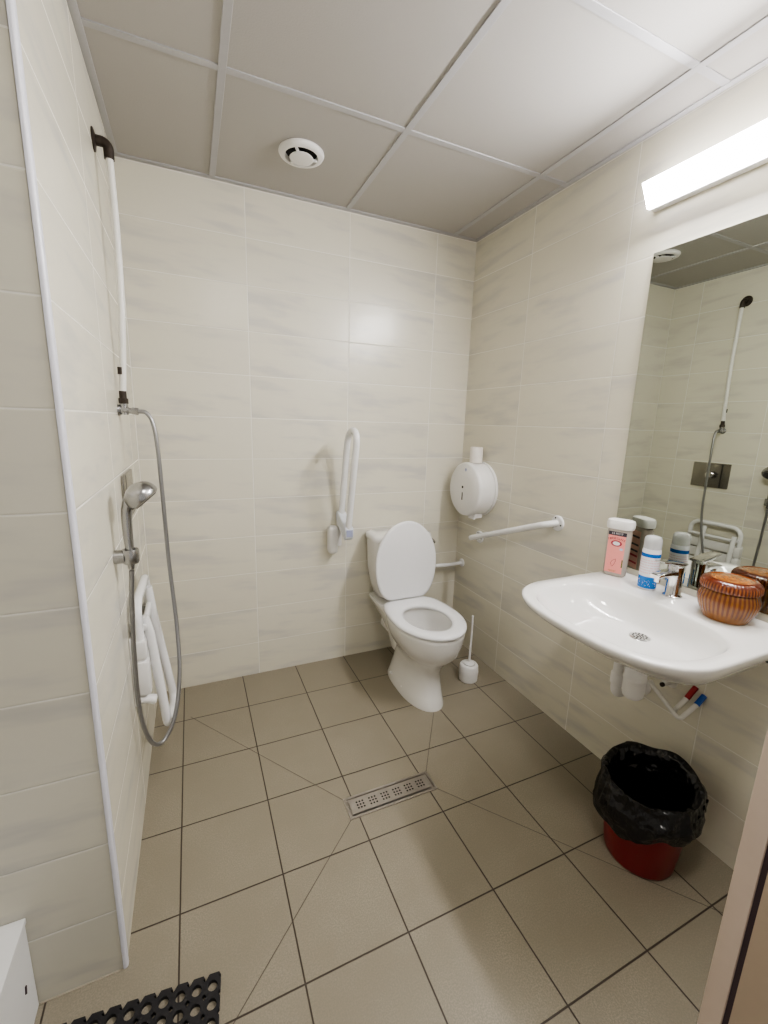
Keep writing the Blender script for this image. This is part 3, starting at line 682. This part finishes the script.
# ------------------------------------------------------------------ floor things
fd = thing('floor_drain', 'rectangular perforated steel floor drain in middle of tiled floor', 'floor drain', ((DRAIN[0] + DRAIN[1]) / 2, (DRAIN[2] + DRAIN[3]) / 2, 0))
x0, x1, y0, y1 = DRAIN
bm = B(); q = lambda d, z: [(x0 + d, y0 + d, z), (x1 - d, y0 + d, z), (x1 - d, y1 - d, z), (x0 + d, y1 - d, z)]
loft(bm, [q(0, .0002), q(0, .003), q(.009, .0035), q(.011, .0005)], cap0=True, cap1=True); link('drain_frame', bm, M['steel'], fd, smooth=False)
bm = B(); gx0, gx1, gy0, gy1 = x0 + .015, x1 - .015, y0 + .015, y1 - .015
# the plate is a fine grid; hole cells sink below its face
hx, hy = [], []
for g in range(6):
    c0 = gx0 + (gx1 - gx0) * (.12 + .76 * g / 5)
    for k in (-1, 0, 1): hx += [(c0 + k * .0115 - .0032, c0 + k * .0115 + .0032)]
cyd = (gy0 + gy1) / 2
for k in (-1, 0, 1): hy += [(cyd + k * .0125 - .0032, cyd + k * .0125 + .0032)]
gxs = [gx0] + [v for p in sorted(hx) for v in p] + [gx1]; gys = [gy0] + [v for p in hy for v in p] + [gy1]
vg = [[bm.verts.new((x, y, .0045)) for y in gys] for x in gxs]
for i in range(len(gxs) - 1):
    for j in range(len(gys) - 1):
        f = bm.faces.new((vg[i][j], vg[i + 1][j], vg[i + 1][j + 1], vg[i][j + 1]))
        if i % 2 == 1 and j % 2 == 1: f.material_index = 1
hf = [f for f in bm.faces if f.material_index == 1]
rr_ = bmesh.ops.inset_individual(bm, faces=hf, thickness=.0003, depth=-.0025)
for f in rr_['faces']: f.material_index = 1
link('drain_grate', bm, [M['steel'], M['dark']], fd, smooth=False)

# waste bin with liner
wx, wy = 1.520, -1.517
wb = thing('waste_bin', 'red plastic waste bin lined with black bag on floor under washbasin', 'waste bin', (wx, wy, 0))
link('bucket', lathe(B(), [(.095, 0), (.100, .003), (.103, .01), (.128, .255), (.131, .262), (.131, .27), (.127, .27), (.124, .26), (.099, .012), (.001, .01)], (wx, wy, 0), seg=56), M['bin'], wb)
t = NT('black_bin_liner'); t.col(t.mix(t.noise(t.obj(), 30), (.004, .004, .005), (.010, .010, .011))); t.b.inputs['Roughness'].default_value = .24
t.bump(t.noise(t.obj(), 17, 2, .5), .03, 1.0)
bm = B(); seg = 120; rings = []
prof = [(.045, .035), (.080, .042), (.090, .09), (.099, .17), (.106, .235), (.114, .272), (.122, .296), (.131, .299), (.139, .289), (.145, .26), (.150, .22), (.150, .192), (.146, .172), (.141, .158), (.136, .153)]
for j, (r, z) in enumerate(prof):
    rg = []
    for k in range(seg):
        a = 2 * PI * k / seg; c, s_ = math.cos(a), math.sin(a)
        am = [.3, .5, .6, .6, .5, .4, .5, .7, 1, 1.3, 1.4, 1.3, 1.1, .8, .5][j]
        nz = noise.noise(V((c * 3.2, s_ * 3.2, z * 11))) * .012 + noise.noise(V((c * 8, s_ * 8, z * 26 + 5))) * .007
        zz = z + (noise.noise(V((c * 1.6, s_ * 1.6, 4.0))) * .018 + .014 * c if j >= 4 else 0) + (noise.noise(V((c * 2.5, s_ * 2.5, 9.0))) * .018 + .012 + .030 * (.49 * c - .87 * s_) if j >= 10 else 0)
        rr = r + nz * am
        rr = min(rr, .093 + .107 * max(0, z - .04)) if j < 5 else (min(rr, .120) if j == 5 else max(rr, .135) if j >= 7 else rr)
        if j >= 5: zz = max(zz, .276 if j in (6, 7) else zz)
        rg.append((wx + c * rr, wy + s_ * rr, zz))
    rings.append(rg)
loft(bm, rings, cap0=True, cap1=False); link('bin_liner', bm, t.m, wb, angle=80)

# black ring mat
mu, mv, m0 = V((-.9942, .1075, 0)), V((-.1075, -.9942, 0)), V((.219, -1.330, .0002))
nu, nv_, pit = 10, 9, .0365
bm = B(); SEG = 16; zt = .010
def mp_(u, v, z): return m0 + mu * u + mv * v + V((0, 0, z))
for i in range(nu):
    for j in range(nv_):
        cu_, cv_ = (i + .5) * pit, (j + .62) * pit; inn, out = [], []
        for k in range(SEG):
            a = 2 * PI * (k + .5) / SEG; c, s_ = math.cos(a), math.sin(a); m_ = pit / 2 / max(abs(c), abs(s_))
            inn.append((cu_ + .0115 * c, cv_ + .0115 * s_)); out.append((cu_ + m_ * c, cv_ + m_ * s_))
        rg = [[bm.verts.new(mp_(u, v, z)) for u, v in pl] for pl, z in ((out, 0), (out, zt), (inn, zt), (inn, 0))]
        edge = []
        for a_, b_ in ((1, 2), (2, 3), (3, 0)):
            for k in range(SEG):
                k2 = (k + 1) % SEG; bm.faces.new((rg[a_][k], rg[a_][k2], rg[b_][k2], rg[b_][k]))
        for k in range(SEG):   # outer side walls only on the rim
            k2 = (k + 1) % SEG; ang = math.degrees(2 * PI * (k + 1) / SEG) % 360
            side = ('u1' if ang < 45.1 or ang > 314.9 else 'v1' if ang < 135.1 else 'u0' if ang < 225.1 else 'v0')
            if (side == 'u1' and i == nu - 1) or (side == 'u0' and i == 0) or (side == 'v1' and j == nv_ - 1) or (side == 'v0' and j == 0):
                bm.faces.new((rg[0][k], rg[0][k2], rg[1][k2], rg[1][k]))
for i in range(nu): # rim tabs along the short edges
    for (v0, v1) in ((-.007 + .12 * pit, .12 * pit), (nv_ * pit + .12 * pit, nv_ * pit + .12 * pit + .007)):
        u0, u1 = i * pit + .004, (i + 1) * pit - .010
        loft(bm, [[mp_(u, v, z) for u, v in ((u0, v0 if v0 < .05 else v1), (u1, v0 if v0 < .05 else v1), (u1 + .005, v1 if v0 < .05 else v0), (u0 - .004, v1 if v0 < .05 else v0))] for z in (0, zt)])
tag(link('rubber_mat', bm, M['rubber'], origin=m0, smooth=False), 'black rubber ring mat with round holes on floor at bottom left', 'mat')

# low white cupboard in the corner of nib and entrance
lc = thing('low_cabinet', 'low white box cabinet against tiled wall at bottom left', 'cabinet', (-.45, -1.5, 0))
link('cabinet_body', box(B(), (-.80, -1.90, .0), (-.181, YN - .0015, .246), .002, 1), M['box'], lc)
link('cabinet_top', box(B(), (-.803, -1.903, .2465), (-.178, YN - .001, .260), .002, 2), M['box'], lc)
link('scratch_mark', sweep(B(), [(-.1802, -1.268, .128), (-.1802, -1.272, .112)], .0025, 8), M['gasket'], lc)

# ------------------------------------------------------------------ light, world, camera
def area(name, loc, rot, size, power, col):
    l = bpy.data.lights.new(name, 'AREA'); l.shape = 'DISK'; l.size = size; l.energy = power; l.color = col
    o = bpy.data.objects.new(name, l); COL.objects.link(o); o.location = loc; o.rotation_euler = rot
area('entrance_ceiling_light', (.58, -1.95, H - .02), (0, 0, 0), .22, 2.6, (1, .96, .9))
w = bpy.data.worlds.new('World'); sc.world = w; w.use_nodes = True
w.node_tree.nodes['Background'].inputs[0].default_value = (1, .96, .9, 1); w.node_tree.nodes['Background'].inputs[1].default_value = .12

C = V((.22470, -2.23706, 1.38006)); ya_, pi_, ro_ = .42253, -.20363, .03017; F = 428.912
f = V((math.sin(ya_) * math.cos(pi_), math.cos(ya_) * math.cos(pi_), math.sin(pi_)))
r0 = V((math.cos(ya_), -math.sin(ya_), 0)); u0 = r0.cross(f)
r1 = r0 * math.cos(ro_) + u0 * math.sin(ro_); u1 = -r0 * math.sin(ro_) + u0 * math.cos(ro_)
cam = bpy.data.cameras.new('camera'); co = bpy.data.objects.new('camera', cam); COL.objects.link(co)
co.matrix_world = Matrix(((r1.x, u1.x, -f.x, C.x), (r1.y, u1.y, -f.y, C.y), (r1.z, u1.z, -f.z, C.z), (0, 0, 0, 1)))
cam.sensor_fit = 'VERTICAL'; cam.sensor_height = 36; cam.lens = F * 36 / 1024; cam.clip_start = .02
sc.camera = co
sc.view_settings.view_transform = 'AgX'; sc.view_settings.look = 'AgX - Medium High Contrast'; sc.view_settings.exposure = 2.17
